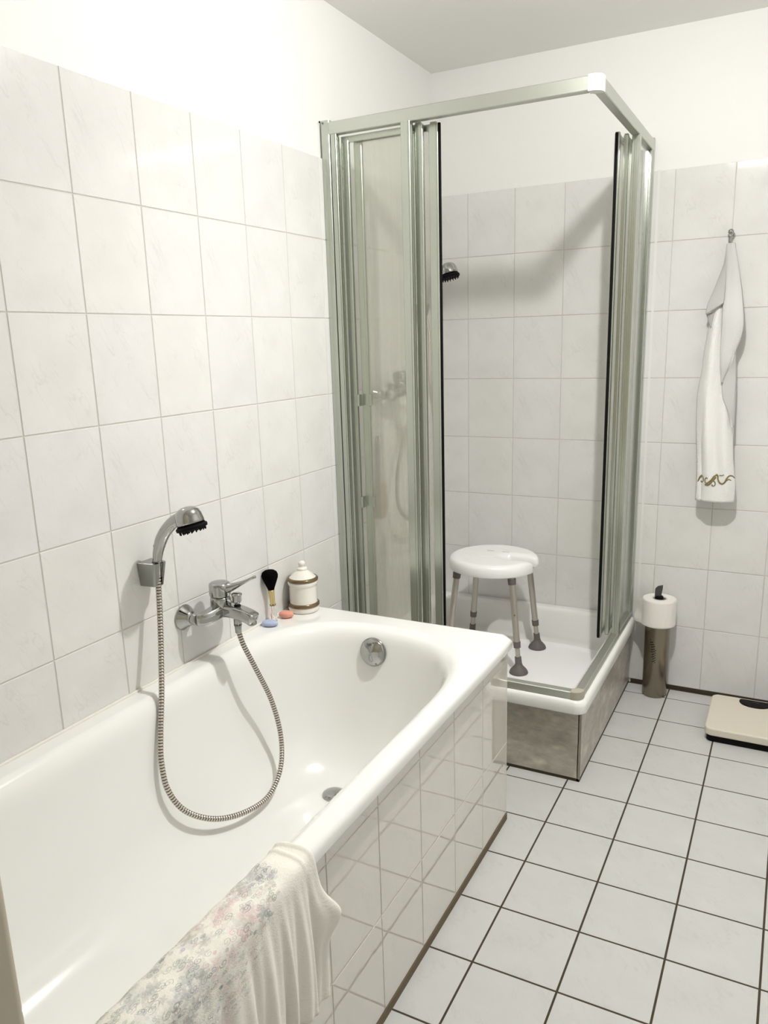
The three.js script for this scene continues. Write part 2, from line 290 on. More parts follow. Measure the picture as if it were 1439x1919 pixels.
{
  const t = thing('shower_enclosure', 'corner shower cabin with grey aluminium frame and pushed back sliding doors', 'shower cabin', [0, 0, 0]);
  const Y0 = .307, YB = .334, YT = 2.111, Y1 = 2.149;
  for (const side of [0, 1]) {
    const S = (g) => side ? swap(plain(g)) : g;
    mesh('wall_profile', S(merge(extrudeUp([[0, .872], [.002, .872], [.030, .872], [.030, .8905], [.0285, .892], [.0015, .892], [0, .8905]], Y0, Y1 + .006))), alu, t);
    mesh('fixed_frame', S(merge(extrudeUp(stileSection(.0325, .054, .868, .8905), YB, YT + .001))), alu, t);
    mesh('fixed_frame', S(merge(extrudeUp(stileSection(.285, .3165, .868, .8935), YB - .006, YT + .002))), alu, t);
    // rails: outer face, hooked lower lip
    const railShape = (y0, y1, lip) => { const s = new THREE.Shape(); const c = .0022; s.moveTo(.864, y0 + lip); s.lineTo(.864 + c, y0); s.lineTo(.893 - c, y0); s.lineTo(.893, y0 + c); s.lineTo(.893, y1 - c); s.lineTo(.893 - c, y1); s.lineTo(.864 + c, y1); s.lineTo(.864, y1 - c); return s; };
    const mk = (y0, y1, x0, x1, lip) => { const g = new THREE.ExtrudeGeometry(railShape(y0, y1, lip), { depth: x1 - x0, bevelEnabled: false }); g.rotateY(-Math.PI / 2); /* (z', y, -depth) */ const p = g.attributes.position, n = g.attributes.normal; for (let i = 0; i < p.count; i++) { p.setXYZ(i, x1 + p.getX(i), p.getY(i), p.getZ(i)); } return g; };
    mesh('top_rail', S(mk(YT, Y1, .030, .858, .0022)), aluRail, t);
    mesh('bottom_rail', S(mk(Y0, YB, .030, .858, .0022)), aluRail, t);
    const paneF = mesh('fixed_pane', S(box(.05, .288, YB - .004, YT + .004, .8785, .8815)), clearPane, t);
    // two sliding doors pushed back behind the fixed pane
    for (const [a0, a1, b0, b1, z0, z1, last] of [[.054, .080, .3150, .3435, .846, .860, 0], [.089, .117, .3560, .3865, .825, .840, 1]]) {
      const d = mesh('sliding_door', S(merge(extrudeUp(stileSection(a0, a1, z0, z1, .0016), YB + .004, YT - .004), extrudeUp(stileSection(b0, b1, z0, z1, .0016), YB + .004, YT - .004), box(a1, b0, YT - .022, YT - .004, z0 + .002, z1 - .002), box(a1, b0, YB + .004, YB + .022, z0 + .002, z1 - .002))), last ? alu : aluInner, t);
      mesh('pane', S(box(a1 - .004, b0 + .004, YB + .018, YT - .018, (z0 + z1) / 2 - .0012, (z0 + z1) / 2 + .0012)), last ? stainedPane : clearPane, d);
      if (last) mesh('seal', S(rbox(b1 - .001, b1 + .006, YB + .002, YT - .002, z0 + .003, z1 - .003, .0015)), rubber, d);
      for (const y of [YT - .006, YB - .002]) mesh('roller', S(rbox(b0 + .004, b1 - .006, y, y + .008, z0 + .001, z1 - .001, .001)), beigePlastic, d);
      for (const y of [1.245, .885]) mesh('grip', S(rbox(a1 + .001, a1 + .011, y, y + .04, z0 - .004, z1 + .004, .002)), aluInner, d);
    }
  }
  const corner = (y0, y1) => { const s = new THREE.Shape(); s.moveTo(.8575, -.8640); s.lineTo(.8575, -.8935); s.lineTo(.866, -.8935); s.absarc(.8665, -.8665, .027, -Math.PI / 2, 0, false); s.lineTo(.8935, -.8575); s.lineTo(.864, -.8575); s.lineTo(.864, -.864); const g = new THREE.ExtrudeGeometry(s, { depth: y1 - y0 - .004, bevelEnabled: true, bevelSize: .0012, bevelThickness: .002, bevelSegments: 2, curveSegments: 16 }); g.rotateX(-Math.PI / 2); g.translate(0, y0 + .002, 0); return g; };
  const cc = mesh('corner_cap', corner(YT - .002, Y1 + .002), phy({ color: lin(.74, .735, .70), roughness: .35 }), t); cc.userData.label = 'white plastic corner cap of the top rail';
  const cb = mesh('corner_cap', corner(Y0, YB + .001), beigePlastic, t); cb.userData.label = 'beige plastic corner cap of the bottom rail';
  mesh('cover_cap', new THREE.SphereGeometry(.003, 10, 8).translate(-.004 + .006, 2.150, .9015), rubber, t);
}

// ---------------------------------------------------------------- hand showers, hoses, taps
function hoseGeo(points, r = .0074, pitch = .0076, perPitch = 6) { // a corrugated metal hose with raised bands
  const c = new THREE.CatmullRomCurve3(points, false, 'centripetal'), L = c.getLength(), n = Math.round(L / pitch) * perPitch, m = 12, fr = c.computeFrenetFrames(n, false), pos = [], col = [], idx = [];
  for (let i = 0; i <= n; i++) {
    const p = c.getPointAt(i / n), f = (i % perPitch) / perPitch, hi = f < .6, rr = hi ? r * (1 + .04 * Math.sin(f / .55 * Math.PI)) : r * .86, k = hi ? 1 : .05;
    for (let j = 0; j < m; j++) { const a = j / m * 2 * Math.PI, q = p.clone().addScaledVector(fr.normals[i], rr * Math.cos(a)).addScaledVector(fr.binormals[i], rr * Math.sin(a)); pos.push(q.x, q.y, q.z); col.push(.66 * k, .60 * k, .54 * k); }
  }
  for (let i = 0; i < n; i++) for (let j = 0; j < m; j++) { const a = i * m + j, b = i * m + (j + 1) % m; idx.push(a, b, a + m, b, b + m, a + m); }
  const g = new THREE.BufferGeometry(); g.setAttribute('position', new THREE.Float32BufferAttribute(pos, 3)); g.setAttribute('color', new THREE.Float32BufferAttribute(col, 3)); g.setIndex(idx); g.computeVertexNormals(); return g;
}
const hoseMetal = phy({ vertexColors: true, metalness: .85, roughness: .25 });
// a hand shower in its own axes: foot of the handle at the origin, rising in the x-y plane, face turned down and out
function handShower(name, label, pos, turn, scale, tiltHead) {
  const t = thing(name, label, 'shower head', pos, 'chrome hand showers'); t.rotation.y = turn; t.scale.setScalar(scale);
  const c = new THREE.CatmullRomCurve3([V(-.004, -.035, 0), V(.0, 0, 0), V(.008, .035, 0), V(.025, .072, 0), V(.055, .105, 0), V(.088, .125, 0)]);
  const n = 40, fr = c.computeFrenetFrames(n), rings = [];
  for (let i = 0; i <= n; i++) { const s = i / n, p = c.getPointAt(s), r = s < .2 ? .0098 : .0115 + .004 * Math.min(1, (s - .2) / .3) + .001 * s; rings.push([...Array(24)].map((_, j) => { const a = -j / 24 * 2 * Math.PI; return p.clone().addScaledVector(fr.normals[i], r * Math.cos(a)).addScaledVector(fr.binormals[i], r * .95 * Math.sin(a)); })); }
  const h = mesh('handle', loft(rings, true, true), chrome, t);
  for (const s of [.42, .54, .66]) { const p = c.getPointAt(s), g = new THREE.TorusGeometry(.0155, .0013, 8, 24, Math.PI * .9); g.rotateZ(-.4); g.rotateY(Math.PI / 2); const d = c.getTangentAt(s); g.rotateZ(Math.atan2(d.y, d.x)); g.translate(p.x + .0015, p.y - .0015, p.z); mesh('grip_rib', g, chrome, h); }
  mesh('collar', latheAlong([[0, 0], [.0118, 0], [.0122, .003], [.0118, .006], [0, .006]], c.getPointAt(.2), c.getTangentAt(.2)), satinChrome, t);
  const dir = V(.26, -1, 0).normalize(), top = V(.10, .146, 0);
  const dome = mesh('head', latheAlong([[0, -.004], [.012, -.003], [.022, .001], [.029, .008], [.0325, .018], [.0345, .032], [.0348, .043], [0, .043]], top, dir, 48), chrome, t);
  const f = mesh('spray_face', merge(latheAlong([[0, .043], [.037, .043], [.039, .046], [.038, .052], [.03, .054], [0, .055]], top, dir, 48)), rubber, dome);
  const u = V(-dir.y, dir.x, 0), w = V(0, 0, 1), nz = [];
  for (let r = 0; r < 4; r++) for (let k = 0; k < (r ? r * 6 : 1); k++) { const a = k / Math.max(1, r * 6) * 2 * Math.PI, q = top.clone().addScaledVector(dir, .053).addScaledVector(u, r * .0105 * Math.cos(a)).addScaledVector(w, r * .0105 * Math.sin(a)); nz.push(cyl(q, q.clone().addScaledVector(dir, .0075), .0021, .0013, 8)); }
  const nm = mesh('nozzles', merge(...nz), rubber, dome); nm.userData.kind = 'stuff';
  return t;
}
function wallHolder(name, label, pos, turn) { // back plate on the wall plane x = 0 of its own axes
  const t = thing(name, label, 'shower holder', pos, 'hand shower wall holders'); t.rotation.y = turn;
  // tapered block: wide top, narrow bottom
  const sec = (y, w, d) => { const r = .006, o = []; for (const [x, z] of [[d, w], [0, w], [0, -w], [d, -w]]) { o.push([x, z]); } return o; };
  const s = new THREE.Shape(); s.moveTo(0, -.027); s.lineTo(.048, -.021); s.quadraticCurveTo(.056, -.019, .056, -.010); s.lineTo(.050, -.0095); s.absarc(.040, 0, .0125, -.75, .75, true); s.lineTo(.050, .0095); s.lineTo(.056, .010); s.quadraticCurveTo(.056, .019, .048, .021); s.lineTo(0, .027);
  const g = new THREE.ExtrudeGeometry(s, { depth: .058, bevelEnabled: true, bevelSize: .002, bevelThickness: .002, bevelSegments: 2, curveSegments: 12 }); g.rotateX(-Math.PI / 2); g.translate(0, -.029, 0);
  const p = g.attributes.position; for (let i = 0; i < p.count; i++) { const f = (p.getY(i) + .031) / .062, k = .70 + .22 * f; p.setX(i, Math.max(0, p.getX(i)) * (.80 + .2 * f)); p.setZ(i, p.getZ(i) * k); } g.computeVertexNormals();
  mesh('bracket', g, satinChrome, t); return t;
}
// tub set
wallHolder('shower_holder', 'tapered chrome holder on the tiles above the bathtub', [.001, .91, 1.842], 0);
handShower('hand_shower', 'chrome hand shower with black spray face hanging above the bathtub', [.044, .938, 1.842], .12, 1.0);
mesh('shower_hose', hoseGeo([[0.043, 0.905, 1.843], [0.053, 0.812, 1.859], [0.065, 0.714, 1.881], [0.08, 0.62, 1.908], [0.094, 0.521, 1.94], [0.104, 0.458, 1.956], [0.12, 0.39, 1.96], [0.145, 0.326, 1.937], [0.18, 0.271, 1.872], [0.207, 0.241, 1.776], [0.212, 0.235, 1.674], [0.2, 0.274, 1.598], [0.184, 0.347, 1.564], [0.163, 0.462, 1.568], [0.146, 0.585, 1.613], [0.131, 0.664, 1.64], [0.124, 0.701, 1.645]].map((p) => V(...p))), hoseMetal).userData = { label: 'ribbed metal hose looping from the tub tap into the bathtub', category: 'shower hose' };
function tap(name, label, pos, turn, group) { // wall mixer: wall plane x = 0, inlets along z, spout to +x
  const t = thing(name, label, 'tap', pos, group); t.rotation.y = turn;
  for (const s of [1, -1]) {
    const e = mesh('escutcheon', latheAlong([[0, 0], [.0345, 0], [.036, .003], [.0345, .007], [.028, .014], [.02, .026], [.0155, .034], [0, .034]], V(0, 0, s * .075), V(1, 0, 0)), chrome, t);
    mesh('union_nut', latheAlong([[0, .033], [.0145, .033], [.0165, .036], [.0165, .048], [.014, .0505], [0, .0505]], V(0, 0, s * .075), V(1, 0, 0)), chrome, t);
  }
  // body: a bow between the two inlets
  const bow = new THREE.CatmullRomCurve3([V(.048, 0, .079), V(.061, .001, .066), V(.069, .005, .036), V(.072, .008, 0), V(.069, .005, -.036), V(.061, .001, -.066), V(.048, 0, -.079)]);
  const n = 48, rings = []; for (let i = 0; i <= n; i++) { const s = i / n, p = bow.getPointAt(s), d = bow.getTangentAt(s), side = V(d.z, 0, -d.x).normalize(), up = V(0, 1, 0), k = Math.sin(Math.PI * Math.min(1, Math.max(0, s))) , rx = .0130 + .008 * k, ry = .0158 + .0045 * k; rings.push([...Array(28)].map((_, j) => { const a = j / 28 * 2 * Math.PI, c = Math.cos(a), q = Math.sin(a), e = .58; return p.clone().addScaledVector(side, rx * Math.sign(c) * Math.pow(Math.abs(c), e)).addScaledVector(up, ry * Math.sign(q) * Math.pow(Math.abs(q), e)); })); }
  mesh('body', loft(rings, true, true), chrome, t);
  // spout: from the body outwards, bending down at its end
  const sp = new THREE.CatmullRomCurve3([V(.064, .006, 0), V(.10, .009, 0), V(.135, .007, 0), V(.165, .0, 0), V(.185, -.009, 0)]);
  const sr = []; for (let i = 0; i <= 40; i++) { const s = i / 40, p = sp.getPointAt(s), d = sp.getTangentAt(s), up = V(-d.y, d.x, 0), w = .0215 - .001 * s, hgt = .0185 - .001 * s, cap = s > .92 ? Math.sqrt(Math.max(.05, 1 - Math.pow((s - .92) / .08, 2))) : 1; sr.push([...Array(28)].map((_, j) => { const a = -j / 28 * 2 * Math.PI, c = Math.cos(a), q = Math.sin(a), e = .6; return p.clone().addScaledVector(up, hgt * cap * Math.sign(c) * Math.pow(Math.abs(c), e)).add(V(0, 0, w * cap * Math.sign(q) * Math.pow(Math.abs(q), e))); })); }
  mesh('spout', loft(sr, true, true), chrome, t);
  mesh('aerator', latheAlong([[0, 0], [.0125, 0], [.0125, .012], [.0105, .014], [0, .014]], V(.172, -.009, 0), V(.12, -1, 0)), satinChrome, t);
  mesh('cartridge_housing', lathe([[0, .002], [.0285, .002], [.0285, .040], [.0272, .042], [.0272, .049], [0, .049]], 40).translate(.07, 0, 0), chrome, t);
  const lv = mesh('lever', lathe([[.0272, .049], [.0295, .051], [.0295, .078], [.0282, .0835], [.023, .0868], [.010, .0878], [0, .0879]], 40).translate(.07, 0, 0), chrome, t);
  const hc = new THREE.CatmullRomCurve3([V(.078, .067, -.002), V(.105, .074, -.006), V(.14, .089, -.012), V(.168, .1035, -.017), V(.180, .1090, -.019)]), hr = [];
  for (let i = 0; i <= 28; i++) { const s = i / 28, p = hc.getPointAt(s), d = hc.getTangentAt(s), up = V(-d.y, d.x, 0), w = (.0165 - .0075 * Math.min(1, s * 2)) * (s > .93 ? Math.sqrt(Math.max(.06, 1 - Math.pow((s - .93) / .07, 2))) : 1), h = .0150 * Math.pow(1 - s, 2.2) + .0042; hr.push([...Array(20)].map((_, j) => { const a = -j / 20 * 2 * Math.PI; return p.clone().addScaledVector(up, h * Math.cos(a)).add(V(0, 0, w * Math.sin(a))); })); }
  mesh('lever_arm', loft(hr, true, true), chrome, lv);
  const dv = mesh('diverter_knob', lathe([[0, .020], [.007, .020], [.007, .034], [.0115, .037], [.0125, .041], [.0125, .053], [.0145, .056], [.0145, .060], [.010, .0625], [0, .063]], 32).translate(.127, 0, 0), chrome, t);
  mesh('knob_gasket', lathe([[0, .018], [.0095, .018], [.0095, .0275], [0, .0275]], 24).translate(.127, 0, 0), rubber, dv);
  mesh('hose_connector', merge(lathe([[0, -.030], [.011, -.030], [.011, -.012], [.0125, -.010], [.0125, .002], [0, .002]], 8), lathe([[0, -.052], [.0085, -.052], [.0098, -.034], [.011, -.028], [0, -.028]], 24)).translate(.124, 0, 0), satinChrome, t);
  return t;
}
tap('bath_tap', 'chrome single lever tap on the wall over the bathtub edge', [0, .748, 1.645], 0, 'chrome wall mixer taps');
// shower set on the left wall inside the cabin
tap('shower_tap', 'chrome tap blurred behind the stained shower pane', [0, 1.262, .50], 0, 'chrome wall mixer taps');
wallHolder('shower_holder_001', 'chrome holder on the tiled wall inside the shower', [.001, 1.575, .20], 0);
handShower('hand_shower_001', 'chrome hand shower with black face inside the shower', [.045, 1.600, .205], -.12, 1.05);
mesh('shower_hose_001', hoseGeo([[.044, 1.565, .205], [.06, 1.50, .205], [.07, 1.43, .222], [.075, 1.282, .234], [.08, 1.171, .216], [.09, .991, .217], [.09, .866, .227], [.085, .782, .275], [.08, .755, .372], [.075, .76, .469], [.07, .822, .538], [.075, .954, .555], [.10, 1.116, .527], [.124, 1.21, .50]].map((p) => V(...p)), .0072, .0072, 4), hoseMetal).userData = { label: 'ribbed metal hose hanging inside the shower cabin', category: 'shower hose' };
{
  const t = thing('bath_brush', 'tan bath brush hanging in the shower, blurred by the pane', 'brush', [.012, .79, .622]);
  mesh('bristle_block', rbox(0, .04, 0, .145, -.024, .024, .012, 3), std({ color: lin(.45, .34, .18), roughness: .9 }), t);
  mesh('handle', rbox(.004, .022, .14, .30, -.010, .010, .007, 3), phy({ color: lin(.36, .33, .36), roughness: .5 }), t);
  mesh('hanging_loop', new THREE.TorusGeometry(.012, .002, 8, 20).rotateY(Math.PI / 2).translate(.013, .308, 0), rubber, t);
}

// ---------------------------------------------------------------- shower stool and mat
{
  const C = [.38, .30], t = thing('shower_stool', 'white round shower stool with grey adjustable legs standing in the shower', 'stool', [C[0], .158, C[1]]);
  // seat outline: a disc with a narrow cut-out open to the right
  const R = .183, top = .438, ang = .10, outline = [], M = 150;
  const pt = (a, r) => [r * Math.cos(a), r * Math.sin(a)];
  // right-hand opening: mouth half-width m, depth to x = xi, rounded lips
  const shapeAt = (inset) => { const r = R - inset, m = .034 + inset, xi = .07 - inset * .6, lip = .022; const s = []; const a0 = Math.asin((m + lip) / (r)); 
    for (let k = 0; k <= 96; k++) { const a = a0 + (2 * Math.PI - 2 * a0) * k / 96; s.push(pt(a, r)); }
    const xe = r * Math.cos(a0);                       // lower lip, slot, inner end, upper lip
    for (let k = 1; k <= 8; k++) { const f = k / 8 * Math.PI / 2; s.push([xe + lip * .2 * Math.sin(f * 2) - lip * .9 * (1 - Math.cos(f)), -(m + lip) + lip * Math.sin(f)]); }
    for (let k = 0; k <= 14; k++) { const f = -Math.PI / 2 - Math.PI * k / 14; s.push([xi + m * Math.cos(f), m * Math.sin(f)]); }
    for (let k = 8; k >= 1; k--) { const f = k / 8 * Math.PI / 2; s.push([xe + lip * .2 * Math.sin(f * 2) - lip * .9 * (1 - Math.cos(f)), (m + lip) - lip * Math.sin(f)]); }
    return s; };
  const prof = [[.004, -.048], [0, -.046], [-.0005, -.03], [.001, -.018], [.005, -.009], [.012, -.003], [.022, 0], [.030, -.0005]]; // [inset, height]
  const rings = prof.map(([i, y]) => shapeAt(i).map(([x, z]) => V(x, top + y, z)));
  // cap by a flat triangulated shape
  const cap = (i, y, flip) => { const o = shapeAt(i); const s = new THREE.ShapeGeometry(new THREE.Shape(o.map((p) => V2(p[0], -p[1])))); s.rotateX(-Math.PI / 2); s.translate(0, y, 0); if (flip) { const ix = s.index.array; for (let k = 0; k < ix.length; k += 3) { const q = ix[k]; ix[k] = ix[k + 1]; ix[k + 1] = q; } const nn = s.attributes.normal; for (let k = 0; k < nn.count; k++) nn.setY(k, -nn.getY(k)); } return s; };
  const skin = loft(rings.map((r) => r.slice().reverse()));
  const seat = mesh('seat', merge(skin, cap(.030, top - .0005, false), cap(.006, top - .046, true)), whitePlastic, t);
  seat.rotation.y = .05;
  // recessed centre panel with raised seams and two small slots
  const seam = (pts) => new THREE.TubeGeometry(new THREE.CatmullRomCurve3(pts), 40, .0011, 6);
  for (const g of [seam([...Array(13)].map((_, k) => { const a = Math.PI * (.62 + .76 * k / 12); return V(.128 * Math.cos(a) * .98, top - .0002, .128 * Math.sin(a)); })  .concat([V(.03, top - .0002, -.11)])), seam([V(-.125, top - .0002, .02), V(-.04, top - .0002, .035), V(.045, top - .0002, .02)])]) mesh('seat_seam', g, whitePlastic, seat);
  for (const x of [-.045, .02]) mesh('drain_slot', rbox(x, x + .03, top - .002, top + .0006, -.057, -.053, .0004, 1), std({ color: lin(.55, .54, .52), roughness: .6 }), seat);
  const foot = (x, z) => V(x, 0, z);
  for (const [tx, tz, fx, fz] of [[.113, .113, .156, .138], [.113, -.113, .148, -.142], [-.113, .113, -.152, .140], [-.113, -.113, -.150, -.142]]) {
    const a = V(tx, top - .035, tz), b = V(fx, .03, fz), at = (s) => a.clone().lerp(b, s);
    const l = mesh('leg', merge(cyl(at(.0), at(.75), .0125), cyl(at(.75), at(.96), .0098)), legAlu, t);
    mesh('collar', merge(cyl(at(.06), at(.12), .0165, .0155)), greyRubber, l);
    mesh('clamp_ring', merge(cyl(at(.735), at(.800), .0145, .0138)), greyRubber, l);
    mesh('rubber_foot', merge(cyl(at(.90), at(1.02), .0128, .0142), lathe([[.0135, .040], [.017, .031], [.026, .022], [.034, .012], [.0375, .003], [.0365, 0], [0, 0]], 32).translate(b.x, 0, b.z)), greyRubber, l);
    if (tx > 0 && tz > 0) mesh('push_pin', new THREE.SphereGeometry(.0035, 10, 8).translate(...at(.44).add(V(.004, 0, .012)).toArray()), std({ color: lin(.20, .17, .03), roughness: .4, metalness: .6 }), l);
  }
}
{
  const terry = tex(256, 256, (u, v) => .5 * fbm(u * 60, v * 60, 81, 2) + .5 * vnoise(u * 120, v * 120, 83, 128), false); terry.repeat.set(3, 3);
  const g = sheet((u, v, o) => { // u: left to right, v: front to back
    const x = .19 + u * .615, z = .775 - v * .665; const rise = Math.max(0, u - .955) / .045, back = Math.max(0, v - .97) / .03;
    o.set(x - .006 * rise, .1565 + .0025 * (fbm(u * 5, v * 5, 91, 2) - .5) + .035 * rise * rise * (.35 + .65 * Math.exp(-Math.pow((v - .93) * 8, 2))) + .012 * back * back, z + .012 * Math.sin(u * 7) * v); }, 70, 70, .003);
  mesh('shower_mat', g, std({ color: lin(.94, .93, .935), roughness: .95, bumpMap: terry, bumpScale: .0008 })).userData = { label: 'white textured mat lying in the shower under the stool', category: 'mat' };
}

// ---------------------------------------------------------------- things on the tub rim
{
  const t = thing('lidded_jar', 'white porcelain jar with brown gold bands and knobbed lid on the tub rim', 'jar', [.0545, RIM, 1.218]); t.scale.setScalar(1.075);
  const porcelain = phy({ color: lin(.86, .83, .76), roughness: .12, clearcoat: .5, clearcoatRoughness: .05 }), bronze = phy({ color: lin(.20, .145, .08), metalness: .55, roughness: .22 });
  mesh('body', lathe([[0, 0], [.042, 0], [.0455, .003], [.0468, .010], [.0462, .014], [.0448, .0152], [.0448, .0165], [.0462, .0172], [.0472, .024], [.0455, .0265], [.0428, .028], [.0420, .032], [.0420, .078], [.0428, .083], [.0455, .086], [.0458, .093], [.0440, .096], [.041, .0975], [0, .0975]], 56), porcelain, t);
  mesh('gold_band', lathe([[.0462, .0172], [.0478, .0195], [.0478, .0265], [.0450, .0292], [.0425, .0292]], 56), bronze, t);
  const lid = mesh('lid', lathe([[.044, .0972], [.0455, .0985], [.0455, .103], [.040, .1065], [.034, .112], [.026, .120], [.0175, .1265], [.0155, .129], [.0165, .1305], [.0162, .134], [.0125, .1365], [.008, .1375], [.0075, .1395], [.0098, .143], [.0108, .1475], [.0098, .152], [.0065, .1555], [0, .1565]], 56), porcelain, t);
  mesh('gold_rim', lathe([[.0452, .0965], [.0470, .0985], [.0470, .1035], [.0445, .1062], [.0405, .1068]], 56), bronze, lid);
}
function soap(name, label, pos, rx, ry, rz, color, turn) {
  const g = new THREE.SphereGeometry(1, 40, 24), p = g.attributes.position; for (let i = 0; i < p.count; i++) { const x = p.getX(i), y = p.getY(i), z = p.getZ(i), f = Math.pow(Math.abs(y), .75) * Math.sign(y), k = 1 + .02 * (vnoise(x * 6 + 9, z * 6 + 9, 5) - .5); p.setXYZ(i, x * rx * k, f * ry * k, z * rz * k); } g.computeVertexNormals(); g.translate(0, ry, 0);
  const m = mesh(name, g, phy({ color, roughness: .5, specularIntensity: .5 })); m.position.set(...pos); m.rotation.y = turn; m.userData = { label, category: 'soap' }; return m;
}
soap('soap_bar', 'oval pink soap bar beside the lidded jar', [.043, RIM, 1.304], .0238, .0120, .016, lin(.78, .36, .265), .4);
soap('soap_bar_001', 'oval pale blue soap bar near the tap', [.038, RIM, 1.386], .0262, .0095, .0185, lin(.45, .52, .70), .25);
{
  const t = thing('makeup_brush', 'black makeup brush with gold ferrule and clear handle on the tub rim', 'brush', [.031, RIM, 1.352]); t.rotation.set(-.03, 0, .07); t.scale.set(1.2, 1.08, 1.2);
  mesh('handle', rbox(-.0062, .0062, .0, .056, -.0062, .0062, .002, 3), phy({ color: lin(.98, .96, .93), transmission: 1, thickness: .01, ior: 1.45, roughness: .05 }), t);
  mesh('ferrule', lathe([[0, .05], [.0062, .05], [.0066, .056], [.0078, .094], [.0082, .098], [0, .098]], 28), phy({ color: lin(.70, .55, .27), metalness: .9, roughness: .25 }), t);
  const b = lathe([[0, .097], [.008, .097], [.010, .104], [.0165, .122], [.0205, .134], [.0215, .142], [.019, .150], [.012, .1555], [0, .1572]], 40), p = b.attributes.position; for (let i = 0; i < p.count; i++) { const k = 1 + .05 * (vnoise(Math.atan2(p.getZ(i), p.getX(i)) * 9 + 30, p.getY(i) * 60, 7) - .5); p.setX(i, p.getX(i) * k); p.setZ(i, p.getZ(i) * k); } b.computeVertexNormals();
  mesh('bristles', b, phy({ color: lin(.0025, .002, .002), roughness: .9, specularIntensity: .1 }), t);
}

// ---------------------------------------------------------------- floral cloth over the tub rim
{
  const W = 1024, cv = document.createElement('canvas'); cv.width = cv.height = W; const c = cv.getContext('2d'); c.fillStyle = 'rgb(240,237,228)'; c.fillRect(0, 0, W, W);
  const cols = ['rgba(110,118,122,', 'rgba(200,150,158,', 'rgba(120,132,112,', 'rgba(140,145,160,', 'rgba(176,190,192,'];
  const swirl = (x, y, r, col, a, lw) => { c.lineWidth = lw; c.strokeStyle = col + a + ')'; c.beginPath(); const ph = rnd() * 6.3; for (let k = 0; k <= 40; k++) { const th = ph + k / 40 * 9, rr = r * (1 - k / 46); const X = x + rr * Math.cos(th), Y = y + rr * .8 * Math.sin(th); k ? c.lineTo(X, Y) : c.moveTo(X, Y); } c.stroke(); };
  const petal = (x, y, r, col, a) => { c.fillStyle = col + a + ')'; c.beginPath(); const ph = rnd() * 6.3; for (let k = 0; k <= 30; k++) { const th = k / 30 * 2 * Math.PI, rr = r * (.72 + .28 * Math.cos(5 * th + ph)); const X = x + rr * Math.cos(th), Y = y + rr * Math.sin(th); k ? c.lineTo(X, Y) : c.moveTo(X, Y); } c.fill(); };
  // u runs along the rim (0 far end), v runs from the basin side over the rim and down
  for (let k = 0; k < 260; k++) { const u = .15 + .85 * rnd(), v = rnd() * (.2 + .35 * Math.min(1, Math.max(0, u - .15) / .35)), x = u * W, y = v * W; const pink = Math.exp(-Math.pow((u - .36) * 8, 2)), col = rnd() < pink * .8 ? cols[1] : cols[[0, 2, 3, 4, 0][Math.floor(rnd() * 5)]]; petal(x, y, 14 + 26 * rnd(), col, .10 + .08 * rnd()); }
  for (let k = 0; k < 620; k++) { const u = .13 + .87 * rnd(), v = rnd() * (.2 + .38 * Math.min(1, Math.max(0, u - .13) / .3)), x = u * W, y = v * W; const pink = Math.exp(-Math.pow((u - .36) * 8, 2)), col = rnd() < pink * .7 ? cols[1] : cols[[0, 2, 3, 0, 0][Math.floor(rnd() * 5)]]; swirl(x, y, 7 + 13 * rnd(), col, .20 + .22 * rnd(), 1.5 + 3 * rnd()); }
  const tx = new THREE.CanvasTexture(cv); tx.colorSpace = THREE.SRGBColorSpace; tx.flipY = false; tx.wrapS = tx.wrapT = THREE.ClampToEdgeWrapping;
  const weave = tex(256, 256, (u, v) => .5 * vnoise(u * 100, v * 100, 95, 128) + .5 * fbm(u * 40, v * 40, 97, 2), false); weave.repeat.set(3, 3);
  const path = new THREE.CatmullRomCurve3([V(.683, .585, 0), V(.688, .606, 0), V(.700, .6155, 0), V(.722, .617, 0), V(.744, .616, 0), V(.756, .611, 0), V(.762, .598, 0), V(.763, .57, 0), V(.763, .50, 0), V(.763, .42, 0), V(.763, .345, 0)], false, 'centripetal');
  path.arcLengthDivisions = 600; const LP = path.getLength(), tmp = V();
  const g = sheet((u, v, o) => {
    const s = v; path.getPointAt(s, tmp); const hang = Math.max(0, .6 - tmp.y) / .25, z0 = 2.272, z = z0 + u * .53; 
    const ph = 54 * u + 4 * Math.sin(u * 5) , fold = .5 + .5 * Math.sin(ph * (1 + .05 * hang) + .5 * hang), fold2 = .5 + .5 * Math.sin(ph * 2.3 + 1);
    const corner = Math.exp(-Math.pow(u / .035, 2)) * Math.exp(-Math.pow((tmp.y - .49) / .035, 2));
    const onRim = Math.max(0, 1 - hang * 30) * (.0022 * (.5 + .5 * Math.sin(u * 60 + 4 * v)) + .0042 * Math.exp(-Math.pow((u - .012 - .006 * Math.sin(v * 20)) / .008, 2)) + .003 * Math.exp(-Math.pow((u - .048 - .02 * v) / .007, 2)));
    o.set(tmp.x + hang * (.017 * fold + .009 * fold2) + .022 * corner, tmp.y + onRim - .012 * hang * Math.sin(u * 17), z + .012 * Math.sin(hang * 2.4) * (1 - u) * -1 + .016 * hang * hang * (1 - u) - .02 * corner + .006 * Math.sin(ph * .7) * hang);
  }, 220, 90, .0035);
  mesh('floral_cloth', g, std({ map: tx, roughness: .95, bumpMap: weave, bumpScale: .0006 })).userData = { label: 'pale floral terry cloth draped over the bathtub rim', category: 'towel' };
}

